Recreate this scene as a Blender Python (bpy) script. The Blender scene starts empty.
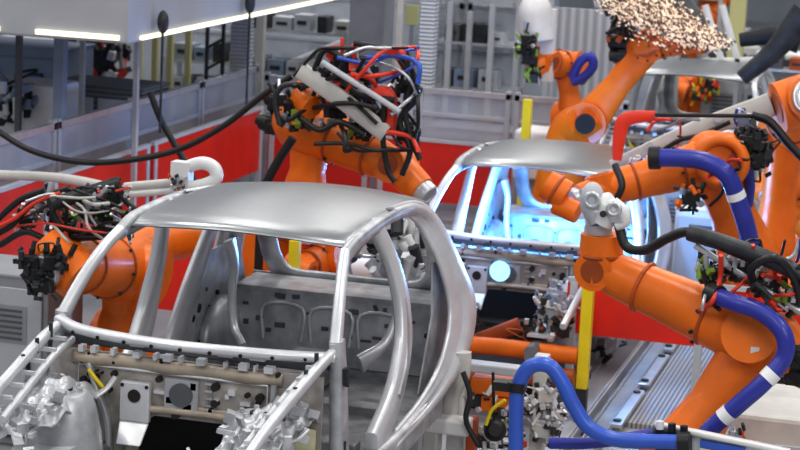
import bpy, bmesh, math, random
from mathutils import Vector, Matrix
random.seed(7)
col = bpy.context.scene.collection
V = Vector
# ------------------------------------------------------------------ camera
CAM = V((3.942, -10.338, 4.412)); FPX = 2125.0
YAW, PIT, ROLL = .265, .184, .049
def cam_axes():
    c, s = math.cos(YAW), math.sin(YAW); cp, sp = math.cos(PIT), math.sin(PIT)
    R = V((c, s, 0)); F = V((-s*cp, c*cp, -sp)); U = V((-s*sp, c*sp, cp))
    cr, sr = math.cos(ROLL), math.sin(ROLL)
    return R*cr+U*sr, U*cr-R*sr, F
CR, CU, CF = cam_axes()
def at(px, py, Y=None, z=None, X=None):
    """world point seen at a pixel of the 800x450 photo on the plane Y=, z= or X="""
    d = CF + CR*((px-400)/FPX) - CU*((py-225)/FPX)
    t = (Y-CAM.y)/d.y if Y is not None else (z-CAM.z)/d.z if z is not None else (X-CAM.x)/d.x
    return CAM + d*t
cam = bpy.data.cameras.new('camera'); co = bpy.data.objects.new('camera', cam); col.objects.link(co)
m = Matrix((CR, CU, -CF)).transposed().to_4x4(); m.translation = CAM; co.matrix_world = m
cam.sensor_width = 36; cam.lens = FPX/800*36; cam.clip_end = 200
cam.dof.use_dof = True; cam.dof.focus_distance = 11.6; cam.dof.aperture_fstop = 3.8
bpy.context.scene.camera = co
sc = bpy.context.scene
sc.view_settings.view_transform = 'Standard'; sc.view_settings.look = 'None'
sc.view_settings.exposure = 0.26; sc.view_settings.gamma = .86

# ------------------------------------------------------------------ materials
def mat(name, c, rough=.5, metal=0., noise=0., nscale=6., bump=0., emit=None, es=0., spec=None, c2=None, coat=0.):
    m = bpy.data.materials.new(name); m.use_nodes = True; nt = m.node_tree; b = nt.nodes['Principled BSDF']
    b.inputs['Base Color'].default_value = (*c, 1); b.inputs['Roughness'].default_value = rough
    b.inputs['Metallic'].default_value = metal
    if coat: b.inputs['Coat Weight'].default_value = coat; b.inputs['Coat Roughness'].default_value = .15
    if emit: b.inputs['Emission Color'].default_value = (*emit, 1); b.inputs['Emission Strength'].default_value = es
    if noise or c2 or bump:
        tc = nt.nodes.new('ShaderNodeTexCoord'); n = nt.nodes.new('ShaderNodeTexNoise')
        n.inputs['Scale'].default_value = nscale; n.inputs['Detail'].default_value = 5
        nt.links.new(tc.outputs['Object'], n.inputs['Vector'])
        if noise or c2:
            r = nt.nodes.new('ShaderNodeValToRGB'); nt.links.new(n.outputs['Fac'], r.inputs['Fac'])
            d = c2 if c2 else tuple(max(0, x*(1-noise)) for x in c)
            r.color_ramp.elements[0].position = .35; r.color_ramp.elements[1].position = .62
            r.color_ramp.elements[0].color = (*d, 1); r.color_ramp.elements[1].color = (*c, 1)
            nt.links.new(r.outputs['Color'], b.inputs['Base Color'])
            mr = nt.nodes.new('ShaderNodeMapRange'); mr.inputs['To Min'].default_value = min(1, rough*1.25)
            mr.inputs['To Max'].default_value = rough*.8
            nt.links.new(n.outputs['Fac'], mr.inputs['Value']); nt.links.new(mr.outputs['Result'], b.inputs['Roughness'])
        if bump:
            bp = nt.nodes.new('ShaderNodeBump'); bp.inputs['Strength'].default_value = bump; bp.inputs['Distance'].default_value = .01
            nt.links.new(n.outputs['Fac'], bp.inputs['Height']); nt.links.new(bp.outputs['Normal'], b.inputs['Normal'])
    return m
M = {}
M['roof'] = mat('roof_steel', (.36, .37, .385), .34, .9, .12, 1.5)
M['body'] = mat('body_steel', (.58, .59, .62), .38, .45, .35, 7, bump=.15)
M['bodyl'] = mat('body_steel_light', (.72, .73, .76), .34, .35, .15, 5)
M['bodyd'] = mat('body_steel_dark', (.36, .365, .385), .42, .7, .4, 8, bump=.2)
M['primer'] = mat('firewall_steel', (.50, .46, .43), .5, .35, .35, 9, bump=.2)
M['tan'] = mat('sealed_steel', (.50, .43, .35), .55, .3, .25, 6)
M['cream'] = mat('insulation', (.55, .53, .36), .7, 0, .3, 7)
M['orange'] = mat('robot_orange', (.90, .20, .006), .48, 0, .2, 3, coat=.12)
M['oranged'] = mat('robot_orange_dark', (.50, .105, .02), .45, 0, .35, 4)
M['black'] = mat('black_plastic', (.018, .018, .02), .42, 0, .3, 6)
M['dark'] = mat('dark_metal', (.06, .063, .07), .45, .4, .4, 8)
M['hole'] = mat('opening_shade', (.02, .017, .016), .8)  # near-black colour stands in for the shade inside openings
M['blue'] = mat('blue_hose_rubber', (.045, .13, .58), .38, 0, .15, 6, coat=.2)
M['violet'] = mat('violet_hose_rubber', (.035, .045, .36), .38, 0, .15, 6, coat=.2)
M['red'] = mat('red_sheet', (.78, .030, .015), .38, 0, .16, 2)
M['redp'] = mat('red_connector', (.75, .06, .03), .4)
M['yellow'] = mat('yellow_paint', (.88, .68, .02), .42, 0, .12, 5)
M['white'] = mat('white_paint', (.80, .80, .80), .4, 0, .1, 5)
M['offw'] = mat('offwhite_paint', (.62, .61, .58), .45, 0, .15, 5)
M['alu'] = mat('aluminium', (.66, .68, .71), .32, .55, .12, 8)
M['grey'] = mat('grey_paint', (.36, .37, .40), .5, 0, .15, 3)
M['lgrey'] = mat('light_grey_paint', (.52, .54, .58), .5, 0, .12, 3)
M['dgrey'] = mat('dark_grey_paint', (.12, .125, .14), .5, 0, .2, 4)
M['encl'] = mat('enclosure_grey', (.40, .41, .45), .5, 0, .15, 1)
M['blueg'] = mat('blue_grey_paint', (.26, .32, .44), .5, 0, .2, 3)
M['green'] = mat('green_plastic', (.25, .42, .05), .5)
M['strap'] = mat('white_tape', (.85, .85, .85), .5)
M['light'] = mat('lit_strip', (1, .95, .7), .5, emit=(1, .92, .66), es=.95)
M['weld'] = mat('weld_glow', (.6, .85, 1), .5, emit=(.25, .62, 1), es=1.0)
M['spark'] = mat('spark_glow', (.95, .82, .66), .5, emit=(1, .76, .56), es=.42)
M['spark2'] = mat('spark_glow_dim', (.16, .10, .08), .6)
def glass(name, c, a):
    m = bpy.data.materials.new(name); m.use_nodes = True; nt = m.node_tree; nt.nodes.clear()
    o = nt.nodes.new('ShaderNodeOutputMaterial'); mx = nt.nodes.new('ShaderNodeMixShader')
    t = nt.nodes.new('ShaderNodeBsdfTransparent'); g = nt.nodes.new('ShaderNodeBsdfPrincipled')
    g.inputs['Base Color'].default_value = (*c, 1); g.inputs['Roughness'].default_value = .25
    mx.inputs['Fac'].default_value = a
    nt.links.new(t.outputs[0], mx.inputs[1]); nt.links.new(g.outputs[0], mx.inputs[2]); nt.links.new(mx.outputs[0], o.inputs[0])
    return m
M['pane'] = glass('fence_pane', (.62, .66, .74), .42)
def wave_mat(name, c1, c2, scale, axis='X', rough=.5, metal=0.):
    m = mat(name, c1, rough, metal); nt = m.node_tree; b = nt.nodes['Principled BSDF']
    tc = nt.nodes.new('ShaderNodeTexCoord'); w = nt.nodes.new('ShaderNodeTexWave'); w.bands_direction = axis
    w.inputs['Scale'].default_value = scale; w.inputs['Distortion'].default_value = .2
    r = nt.nodes.new('ShaderNodeValToRGB'); r.color_ramp.elements[0].color = (*c1, 1); r.color_ramp.elements[1].color = (*c2, 1)
    nt.links.new(tc.outputs['Object'], w.inputs['Vector']); nt.links.new(w.outputs['Fac'], r.inputs['Fac'])
    nt.links.new(r.outputs['Color'], b.inputs['Base Color'])
    bp = nt.nodes.new('ShaderNodeBump'); bp.inputs['Strength'].default_value = .6; bp.inputs['Distance'].default_value = .02
    nt.links.new(w.outputs['Fac'], bp.inputs['Height']); nt.links.new(bp.outputs['Normal'], b.inputs['Normal'])
    return m
M['grating'] = wave_mat('floor_grating', (.22, .21, .20), (.58, .56, .53), 9, 'X', .5, .2)
M['corr'] = wave_mat('corrugated_grey', (.34, .36, .40), (.56, .58, .63), 3, 'X', .5)
M['louvre'] = wave_mat('louvred_grey', (.10, .11, .12), (.22, .23, .25), 6, 'Z', .5)
M['lattice'] = wave_mat('perforated_light', (.40, .43, .48), (.70, .72, .76), 7, 'Z', .45)
M['floor'] = mat('concrete_floor', (.42, .42, .43), .42, 0, .25, .8)
M['wall'] = mat('hall_wall', (.40, .42, .46), .7, 0, .2, .6)

# ------------------------------------------------------------------ mesh builder
def smoothpath(pts, k=6):
    pts = [V(p) for p in pts]
    if len(pts) < 3: return pts
    out = []
    P = [pts[0]*2-pts[1]] + pts + [pts[-1]*2-pts[-2]]
    for i in range(1, len(P)-2):
        a, b, c, d = P[i-1:i+3]
        for j in range(k):
            t = j/k
            out.append(.5*((2*b)+(c-a)*t+(2*a-5*b+4*c-d)*t*t+(3*b-a-3*c+d)*t**3))
    out.append(pts[-1]); return out
def lerp_list(L, n):
    if not isinstance(L, (list, tuple)): return [L]*n
    out = []
    for i in range(n):
        t = i/(n-1)*(len(L)-1); j = min(int(t), len(L)-2); out.append(L[j]+(L[j+1]-L[j])*(t-j))
    return out
class MB:
    def __init__(s): s.v = []; s.f = []; s.sm = []; s.mi = []; s.mats = [None]; s.cur = 0
    def use(s, m):
        """following faces take this material (None: the mesh's main one)"""
        if m not in s.mats: s.mats.append(m)
        s.cur = s.mats.index(m); return s
    def add(s, vs, fs, smooth=True):
        o = len(s.v); s.v += [V(x) for x in vs]; s.f += [tuple(o+i for i in f) for f in fs]; s.sm += [smooth]*len(fs); s.mi += [s.cur]*len(fs); return s
    def box(s, c, size, rot=None):
        c = V(c); h = V(size)*.5
        vs = [V((x*h.x, y*h.y, z*h.z)) for x in (-1, 1) for y in (-1, 1) for z in (-1, 1)]
        if rot is not None:
            R = rot if isinstance(rot, Matrix) else Matrix.Rotation(rot, 3, 'Z'); vs = [R@x for x in vs]
        return s.add([c+x for x in vs], [(0, 1, 3, 2), (4, 6, 7, 5), (0, 4, 5, 1), (2, 3, 7, 6), (0, 2, 6, 4), (1, 5, 7, 3)], False)
    def sweep(s, pts, prof, nrm=None, close=False, smooth=True, caps=True):
        """prof(i)->list of (a,b): a along nrm, b along binormal"""
        n = len(pts); rings = []
        prevn = None
        for i, p in enumerate(pts):
            if close: t = pts[(i+1) % n]-pts[i-1]
            else: t = pts[min(i+1, n-1)]-pts[max(i-1, 0)]
            t = t.normalized() if t.length > 1e-9 else V((0, 0, 1))
            if nrm is not None: N = V(nrm)
            elif prevn is None: N = V((0, 0, 1)) if abs(t.z) < .9 else V((1, 0, 0))
            else: N = prevn
            N = (N - t*N.dot(t)); N = N.normalized() if N.length > 1e-6 else t.orthogonal().normalized()
            prevn = N; B = t.cross(N)
            rings.append([p+N*a+B*b for a, b in prof(i)])
        k = len(rings[0]); vs = [x for r in rings for x in r]; fs = []
        for i in range(n if close else n-1):
            j = (i+1) % n
            for q in range(k): fs.append((i*k+q, i*k+(q+1) % k, j*k+(q+1) % k, j*k+q))
        s.add(vs, fs, smooth)
        if caps and not close:
            s.add(rings[0], [tuple(range(k))[::-1]], False); s.add(rings[-1], [tuple(range(k))], False)
        return s
    def tube(s, pts, r, n=10, k=6, smoothp=True):
        pts = smoothpath(pts, k) if smoothp else [V(p) for p in pts]
        R = lerp_list(r, len(pts))
        return s.sweep(pts, lambda i: [(R[i]*math.cos(a), R[i]*math.sin(a)) for a in [2*math.pi*q/n for q in range(n)]])
    def cyl(s, p0, p1, r0, r1=None, n=20):
        r1 = r0 if r1 is None else r1
        return s.tube([p0, p1], [r0, r1], n, 1, False)
    def ring(s, c, axis, R, r, n=28):
        c = V(c); ax = V(axis).normalized(); a = ax.orthogonal().normalized(); b = ax.cross(a)
        pts = [c+(a*math.cos(t)+b*math.sin(t))*R for t in [2*math.pi*i/n for i in range(n)]]
        return s.sweep(pts, lambda i: [(r*math.cos(q), r*math.sin(q)) for q in [2*math.pi*j/8 for j in range(8)]], nrm=ax, close=True)
    def band(s, pts, w, t, nrm, k=5, smoothp=True, close=False):
        """rounded rectangular section: t thick along nrm, w wide across"""
        pts = smoothpath(pts, k) if smoothp else [V(p) for p in pts]
        W = lerp_list(w, len(pts)); T = lerp_list(t, len(pts))
        def prof(i):
            a, b = T[i]/2, W[i]/2; c = min(a, b)*.45
            return [(a, b-c), (a-c, b), (-a+c, b), (-a, b-c), (-a, -b+c), (-a+c, -b), (a-c, -b), (a, -b+c)]
        return s.sweep(pts, prof, nrm=nrm, close=close)
    def sheet(s, fn, nu, nv, th=.004, smooth=True):
        g = [[V(fn(i/nu, j/nv)) for j in range(nv+1)] for i in range(nu+1)]
        top = [x for r in g for x in r]; N = []
        for i in range(nu+1):
            for j in range(nv+1):
                du = g[min(i+1, nu)][j]-g[max(i-1, 0)][j]; dv = g[i][min(j+1, nv)]-g[i][max(j-1, 0)]
                N.append(du.cross(dv).normalized())
        bot = [p-n*th for p, n in zip(top, N)]; K = nv+1; o = len(top); fs = []
        for i in range(nu):
            for j in range(nv):
                a, b, c, d = i*K+j, (i+1)*K+j, (i+1)*K+j+1, i*K+j+1
                fs.append((a, b, c, d)); fs.append((o+d, o+c, o+b, o+a))
        for i in range(nu):
            for j in (0, nv): fs.append((i*K+j, (i+1)*K+j, o+(i+1)*K+j, o+i*K+j))
        for j in range(nv):
            for i in (0, nu): fs.append((i*K+j, i*K+j+1, o+i*K+j+1, o+i*K+j))
        return s.add(top+bot, fs, smooth)
    def prism(s, poly, d):
        """poly: list of 3D points, extruded by vector d"""
        p = [V(x) for x in poly]; d = V(d); n = len(p)
        return s.add(p+[x+d for x in p], [tuple(range(n)), tuple(range(2*n-1, n-1, -1))]+[(i, (i+1) % n, n+(i+1) % n, n+i) for i in range(n)], False)
    def ball(s, c, r, nu=16, nv=10):
        c = V(c); r = V(r) if isinstance(r, (tuple, list)) else V((r, r, r))
        vs = []
        for j in range(1, nv):
            for i in range(nu):
                a, b = 2*math.pi*i/nu, math.pi*j/nv
                vs.append(c+V((r.x*math.cos(a)*math.sin(b), r.y*math.sin(a)*math.sin(b), r.z*math.cos(b))))
        vs += [c+V((0, 0, r.z)), c-V((0, 0, r.z))]; fs = []
        for j in range(nv-2):
            for i in range(nu): fs.append((j*nu+i, j*nu+(i+1) % nu, (j+1)*nu+(i+1) % nu, (j+1)*nu+i))
        t = len(vs)-2
        for i in range(nu): fs.append((t, (i+1) % nu, i)); fs.append((t+1, (nv-2)*nu+i, (nv-2)*nu+(i+1) % nu))
        return s.add(vs, fs)
    def build(s, name, m, parent=None, bevel=0., off=None, kind=None, label=None):
        org = V((0, 0, 0))
        if off is not None: org = V(off)
        elif parent is not None: org = wloc(parent)
        me = bpy.data.meshes.new(name); me.from_pydata([tuple(x-org) for x in s.v], [], s.f)
        bm = bmesh.new(); bm.from_mesh(me); bmesh.ops.recalc_face_normals(bm, faces=bm.faces); bm.to_mesh(me); bm.free()
        me.polygons.foreach_set('use_smooth', s.sm); 
        for q in [m]+s.mats[1:]: me.materials.append(M[q])
        me.polygons.foreach_set('material_index', s.mi); me.update()
        o = bpy.data.objects.new(name, me); col.objects.link(o)
        if parent is not None: o.parent = parent
        else: o.location = org
        if bevel:
            b = o.modifiers.new('bevel', 'BEVEL'); b.width = bevel; b.segments = 2; b.limit_method = 'ANGLE'; b.angle_limit = .7
        if kind: o['kind'] = kind
        if label: o['label'] = label
        return o
def wloc(o):
    p = V((0, 0, 0))
    while o is not None: p += o.location; o = o.parent
    return p
def thing(name, loc, label, cat, group=None):
    o = bpy.data.objects.new(name, None); col.objects.link(o); o.location = V(loc); o.empty_display_size = .1
    return tag(o, label, cat, group)
def tag(o, label, cat, group=None, kind=None):
    o['label'] = label; o['category'] = cat
    if group: o['group'] = group
    if kind: o['kind'] = kind
    return o
def solo(mb, name, m, label, cat, bevel=0., group=None, kind=None):
    lo = V((min(v.x for v in mb.v)+max(v.x for v in mb.v), min(v.y for v in mb.v)+max(v.y for v in mb.v), 0))*.5
    lo.z = min(v.z for v in mb.v)
    return tag(mb.build(name, m, None, bevel, off=lo), label, cat, group, kind)
def copy_tree(o, parent=None):
    c = o.copy(); col.objects.link(c); c.parent = parent
    for ch in list(o.children): copy_tree(ch, c)
    return c

# ------------------------------------------------------------------ hall
MB().add([(-40, -20, 0), (30, -20, 0), (30, 60, 0), (-40, 60, 0)], [(0, 1, 2, 3)], False).build('floor', 'floor', kind='structure')
MB().box((-5, 45.1, 6), (80, .2, 12)).build('wall_back', 'wall', kind='structure')
# ------------------------------------------------------------------ car bodies
def build_car():
    root = thing('car_body', (0, 0, .7), '', 'car body')
    mx = lambda L, s: [(s*x, y, z) for x, y, z in L]
    # roof skin
    def roof(u, v):
        x = 2*u-1; ax = abs(x)
        y = .60+.13*ax**3 + v*(1.98-.14*ax**3)
        hw = .70-.055*v
        z = 2.165+.055*(1-x*x)+.055*math.sin(math.pi*min(1, v*.9+.12))-.035-.10*max(0, v-.72)**1.3*2
        z -= .05*max(0, (ax-.9)/.1)**2
        z -= .03*max(0, 1-v/.06)
        return (hw*x, y, z)
    MB().sheet(roof, 34, 26, .006).build('roof', 'roof', root)
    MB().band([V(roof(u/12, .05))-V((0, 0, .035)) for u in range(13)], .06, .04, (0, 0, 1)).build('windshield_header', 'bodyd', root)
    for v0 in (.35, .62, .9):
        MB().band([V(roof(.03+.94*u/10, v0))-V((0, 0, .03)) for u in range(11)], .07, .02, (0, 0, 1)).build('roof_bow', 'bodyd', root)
    outer = [(.655, .63, 2.13), (.65, .86, 2.195), (.632, 1.5, 2.215), (.61, 2.18, 2.15), (.63, 2.58, 2.03), (.69, 2.80, 1.84), (.77, 2.95, 1.6), (.83, 3.06, 1.38), (.86, 2.94, 1.18), (.86, 2.58, 1.0), (.85, 1.9, .92), (.83, 1.0, .88)]
    for s in (-1, 1):
        sd = 'right' if s > 0 else 'left'
        N = (1, 0, 0)
        MB().band(mx([(.662, .62, 2.115), (.70, .46, 2.03), (.745, .28, 1.88), (.785, .12, 1.70)], s), [.062, .058, .066, .085], .06, N).build('windshield_pillar', 'bodyl', root)
        mb = MB().band(mx([(.785, .14, 1.74), (.80, .15, 1.5), (.82, .14, 1.2), (.83, .13, .92)], s), [.10, .13, .16, .2], .07, N)
        hp = mb.build('hinge_pillar', 'body', root)
        for z in (1.55, 1.15): MB().box((s*.84, .14, z), (.03, .06, .09)).cyl((s*.855, .12, z-.05), (s*.855, .12, z+.05), .012).build('door_hinge', 'dark', hp, .004)
        MB().band(mx([(.665, .62, 2.10), (.67, .86, 2.15), (.655, 1.5, 2.165), (.63, 2.15, 2.11), (.635, 2.45, 2.01)], s), [.085, .075, .07, .075, .08], .06, N).build('roof_rail', 'body', root)
        b = MB().band(mx([(.64, 1.24, 2.17), (.71, 1.36, 1.97), (.765, 1.43, 1.75), (.80, 1.42, 1.55), (.815, 1.36, 1.38), (.82, 1.16, 1.15), (.82, .80, .98)], s), [.12, .11, .15, .19, .22, .22, .2], .07, N).build('center_pillar', 'bodyl', root)
        MB().band(mx([(.69, 1.30, 2.05), (.79, 1.42, 1.75), (.85, 1.36, 1.38), (.855, 1.2, 1.18)], s), [.03, .045, .06, .05], .02, N).build('pillar_rib', 'body', b)
        MB().band(mx([(.83, .1, .90), (.84, 1.1, .88), (.85, 2.1, .92)], s), .17, .10, N).build('sill', 'body', root)
        inner = [(.60, 1.75, 2.13), (.60, 2.0, 2.11), (.62, 2.25, 2.02), (.68, 2.37, 1.87), (.75, 2.45, 1.68), (.80, 2.50, 1.46), (.82, 2.42, 1.27), (.83, 2.14, 1.1), (.83, 1.70, 1.0), (.83, 1.2, .96)]
        oo = smoothpath(outer[2:], 6); ii = smoothpath(inner, 6)
        def samp(L, t):
            k = t*(len(L)-1); j = min(int(k), len(L)-2); return L[j].lerp(L[j+1], k-j)
        def q(u, v):
            p = samp(oo, u).lerp(samp(ii, u), v); bulge = .025*math.sin(math.pi*v)+(.02 if .35 < v < .6 else 0)
            return (s*(p.x+bulge), p.y, p.z)
        mb = MB().sheet(q, 44, 14, .02).use('bodyl'); mb.tube([(s*(p.x+.01), p.y, p.z) for p in ii[::3]], .018, 8, 3)
        mb.tube([(s*(samp(oo, t/20).lerp(samp(ii, t/20), .55).x+.035), samp(oo, t/20).lerp(samp(ii, t/20), .55).y, samp(oo, t/20).lerp(samp(ii, t/20), .55).z) for t in range(2, 19)], .016, 8, 3)
        mb.build('quarter_panel', 'bodyl', root)
        # inner wheelhouse
        mb = MB().prism(mx([(.70, 2.1 if s < 0 else 2.45, 1.72), (.72, 2.75, 1.7), (.76, 3.0, 1.4), (.76, 2.9, .95), (.74, 1.75 if s < 0 else 2.1, .95), (.74, 1.8 if s < 0 else 2.35, 1.4)], s), (-.012*s, 0, 0))
        if s < 0: mb.ball((s*.70, 2.4, 1.1), (.10, .34, .28))
        mb.use('hole')
        for k in range(16):
            a = V((s*.725, (1.9 if s < 0 else 2.3)+random.random()*.6, 1.05+random.random()*.5)); mb.cyl(a, a-V((s*.02, 0, 0)), .012+.02*random.random(), n=10)
        wh = mb.build('wheelhouse', 'body', root)
        mb = MB().band(mx([(.60, 2.25, 1.78), (.56, 2.25, 1.62), (.55, 2.2, 1.45), (.50, 2.12, 1.25), (.38, 2.0, 1.13)], s), [.14, .07, .05, .06, .16], .05, N)
        mb.build('damper_bracket', 'bodyl', wh)
        # front: fender rail, strut tower, longitudinal
        fr = MB().band(mx([(.775, .12, 1.68), (.77, -.15, 1.645), (.75, -.5, 1.57), (.73, -.9, 1.47), (.69, -1.3, 1.30)], s), [.05, .06, .06, .055, .05], .05, N)
        fr.band(mx([(.69, .05, 1.60), (.68, -.2, 1.57), (.66, -.55, 1.49), (.64, -.9, 1.40)], s), .04, .035, N)
        for k in range(7):
            t = k/6; fr.box((s*(.725-.03*t), -.05-.85*t, 1.625-.18*t), (.09, .025, .02))
        fr.use('dark')
        for k in range(5): fr.cyl((s*.75, -.1-.17*k, 1.64-.05*k), (s*.75, -.1-.17*k, 1.72-.05*k), .012, n=8)
        fr.build('fender_rail', 'bodyl', root)
        kk = MB(); kk.box((s*.5, -.7, 1.18), (.2, 1.0, .02))
        st = MB().tube([(s*.53, -.38, .95), (s*.54, -.38, 1.2), (s*.545, -.38, 1.36), (s*.55, -.38, 1.43), (s*.55, -.38, 1.44)], [.22, .20, .17, .13, .05], 24, 4)
        st.sheet(lambda u, v: (s*(.44+.31*u), -.75+.75*v, 1.37+.10*math.sin(math.pi*v)*math.sin(math.pi*u)-.12*(v-.5)**2+.022*math.sin(19*u+5*v)*math.sin(23*v+3)), 30, 34, .01)
        for k in range(6):
            a = k*math.pi/3; st.cyl((s*.55+.1*math.cos(a), -.38+.1*math.sin(a), 1.40), (s*.55+.1*math.cos(a), -.38+.1*math.sin(a), 1.46), .014, n=8)
        rs = random.Random(4)
        for k in range(26):
            c = V((s*(.46+.30*rs.random()), -.85+.85*rs.random(), 1.30+.18*rs.random()))
            st.box(c, (.02+.06*rs.random(), .02+.07*rs.random(), .02+.04*rs.random()), Matrix.Rotation(rs.random()*3, 3, 'Z')@Matrix.Rotation(rs.random()-.5, 3, 'X'))
        st.use('hole').cyl((s*.55, -.38, 1.44), (s*.55, -.38, 1.452), .055).build('strut_tower', 'body', root, .006)
        mb = MB().band(mx([(.46, .0, 1.0), (.46, -.6, 1.06), (.48, -1.4, 1.08)], s), .13, .10, N)
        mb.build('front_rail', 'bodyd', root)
        for k in range(26):
            c = V((s*(.46+.28*rs.random()), -1.2+1.1*rs.random(), 1.10+.30*rs.random())); L = V((rs.uniform(-.08, .08), rs.uniform(-.1, .1), rs.uniform(-.05, .05)))
            MBk = MB().band([c, c+L, c+L*1.6+V((0, 0, .03))], .03+.03*rs.random(), .015, (0, 0, 1), 3); kk.add(MBk.v, MBk.f, False)
        kk.build('apron_bracket', 'bodyl', root)
    MB().band([(-.635, 2.02, 1.92), (-.66, 1.93, 1.75), (-.69, 1.78, 1.52), (-.71, 1.62, 1.28), (-.72, 1.5, 1.08)], [.13, .17, .19, .20, .2], .05, (1, 0, 0)).build('inner_pillar', 'bodyl', root)
    # cowl
    cw = MB().band([(-.79, .08, 1.70), (-.62, -.0, 1.675), (-.3, -.07, 1.67), (0, -.09, 1.67), (.3, -.07, 1.67), (.62, 0, 1.665), (.79, .08, 1.66)], [.06]*7, .045, (0, -.3, 1)).use('hole'); mb = cw
    for k in range(9):
        x = -.66+1.32*k/8; mb.cyl((x, -.11+.12*(x/.7)**2, 1.66), (x, -.125+.12*(x/.7)**2, 1.655), .011, n=8)
    cw.build('cowl_panel', 'bodyl', root)
    MB().box((.03, .28, 1.1), (.9, .03, .36)).box((.03, .15, .95), (.9, .3, .03)).build('light_block_panel', 'hole', root)  # added dark panel, stops weld light leaking through the tunnel opening
    MB().box((0, .12, 1.60), (1.5, .10, .06)).build('dashboard_beam', 'dgrey', root, .01)  # beam coloured dark to give the shaded recess under the cowl
    for x in (-.28, .22, .40): MB().box((x, .0, 1.645), (.09, .07, .05)).build('cowl_bracket', 'bodyl', root, .008)
    # firewall with a tunnel opening (outline in x,z)
    zt, zb = 1.565, .93
    poly = [(-.76, 0, zt), (.76, 0, zt), (.76, 0, zb), (.42, 0, zb), (.36, 0, 1.20), (.30, 0, 1.245), (-.18, 0, 1.245), (-.24, 0, 1.20), (-.30, 0, zb), (-.76, 0, zb)]
    mb = MB().prism(poly, (0, .02, 0)).use('tan')
    mb.tube([(-.34, -.02, .95), (-.27, -.02, 1.23), (-.2, -.02, 1.285), (.32, -.02, 1.285), (.40, -.02, 1.22), (.47, -.02, .95)], .022, 8, 5)
    mb.tube([(-.10, -.01, 1.315), (.40, -.01, 1.315)], .012, 8, 2)
    mb.sheet(lambda u, v: (-.66+1.2*u, -.01-.022*math.sin(math.pi*v)-.008*math.sin(17*u), 1.485+.075*v), 24, 6, .01).use('body')
    mb.band([(-.56, -.02, 1.50), (-.5, -.03, 1.35), (-.44, -.03, 1.2), (-.42, -.03, 1.0)], .05, .03, (1, 0, 0))
    mb.band([(.5, -.02, 1.5), (.5, -.03, 1.3), (.52, -.03, 1.0)], .05, .03, (1, 0, 0))
    mb.box((.60, -.012, 1.25), (.02, .02, .5))
    for k in range(5): mb.box((.13, -.012, 1.30+.04*k), (.04, .015, .012))
    rr = random.Random(9); mb.use('bodyl')
    mb.tube([(-.62, -.012, 1.30), (-.62, -.012, 1.49), (.46, -.012, 1.49), (.46, -.012, 1.31)], .008, 6, 3, False)
    for k in range(10): mb.box((rr.uniform(-.15, .55), -.015, rr.uniform(1.30, 1.47)), (rr.uniform(.02, .07), .03, rr.uniform(.015, .04)))
    for k in range(12): mb.box((-.6+.1*k+.03*math.sin(k*5), -.02, 1.58), (.03+.02*math.sin(k*3), .05, .035))
    mb.use('hole')
    for k in range(34):
        x, z = -.62+1.2*rr.random(), 1.29+.27*rr.random()
        if abs(x+.28) < .1 or abs(x+.02) < .11: continue
        mb.cyl((x, -.03, z), (x, .0, z), .006+.012*rr.random(), n=10)
    for x, z in ((-.53, 1.42), (-.56, 1.36), (.17, 1.45), (.17, 1.36), (.33, 1.33), (.42, 1.42), (-.05, 1.27)): mb.cyl((x, -.035, z), (x, .0, z), .022, n=12)
    fw = mb.build('firewall', 'primer', root)
    mb = MB().box((-.28, -.03, 1.32), (.17, .04, .22)).prism([(-.365, -.05, 1.21), (-.195, -.05, 1.21), (-.21, -.13, 1.10), (-.35, -.13, 1.10)], (0, .02, 0))
    mb.use('hole').cyl((-.28, -.05, 1.355), (-.28, -.056, 1.355), .036).cyl((-.35, -.05, 1.41), (-.35, -.055, 1.41), .01).cyl((-.21, -.05, 1.41), (-.21, -.055, 1.41), .01)
    mb.build('pedal_bracket', 'bodyl', fw, .012)
    MB().box((-.02, -.015, 1.385), (.19, .03, .17)).use('dgrey').cyl((-.02, -.025, 1.385), (-.02, -.04, 1.385), .066, n=28).build('vent_plate', 'body', fw)
    MB().sheet(lambda u, v: (.50+.24*u, -.02-.06*math.sin(math.pi*u), 1.10+.28*v-.1*u*v), 8, 8, .02).build('insulation_pad', 'cream', fw)
    MB().band([(-.55, -.045, 1.47), (-.5, -.05, 1.42), (-.46, -.05, 1.38)], .02, .02, (0, 1, 0)).build('cable_clip', 'yellow', fw)
    # inside
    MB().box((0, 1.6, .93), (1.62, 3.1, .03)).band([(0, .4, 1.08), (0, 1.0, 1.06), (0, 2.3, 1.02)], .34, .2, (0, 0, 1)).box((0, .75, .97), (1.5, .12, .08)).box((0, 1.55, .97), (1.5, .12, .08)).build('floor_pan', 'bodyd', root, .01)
    mb = MB().prism([(-.66, 2.62, 1.40), (.66, 2.62, 1.40), (.72, 2.55, .95), (-.72, 2.55, .95)], (0, .02, 0)).box((0, 2.82, 1.40), (1.36, .42, .03)); r2 = random.Random(5)
    mb.use('dgrey')
    for k in range(22):
        x, z = -.6+1.2*r2.random(), 1.12+.26*r2.random(); y = 2.56+.06*(z-.95)/.45
        mb.box((x, y, z), (.02+.05*r2.random(), .03, .015+.02*r2.random()))
    mb.use('bodyl')
    for x in (-.33, 0, .33): mb.tube([(x-.13, 2.575, 1.08), (x-.13, 2.59, 1.3), (x+.13, 2.59, 1.3), (x+.13, 2.575, 1.08)], .012, 8, 4)
    mb.build('rear_bulkhead', 'body', root)
    W = [(-.50, 2.50, 2.09), (-.56, 2.78, 1.90), (-.59, 2.98, 1.66), (-.56, 3.06, 1.50), (-.45, 3.08, 1.40), (-.2, 3.1, 1.385), (.2, 3.1, 1.385), (.45, 3.08, 1.40), (.56, 3.06, 1.50), (.59, 2.98, 1.66), (.56, 2.78, 1.90), (.50, 2.50, 2.09)]
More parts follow.
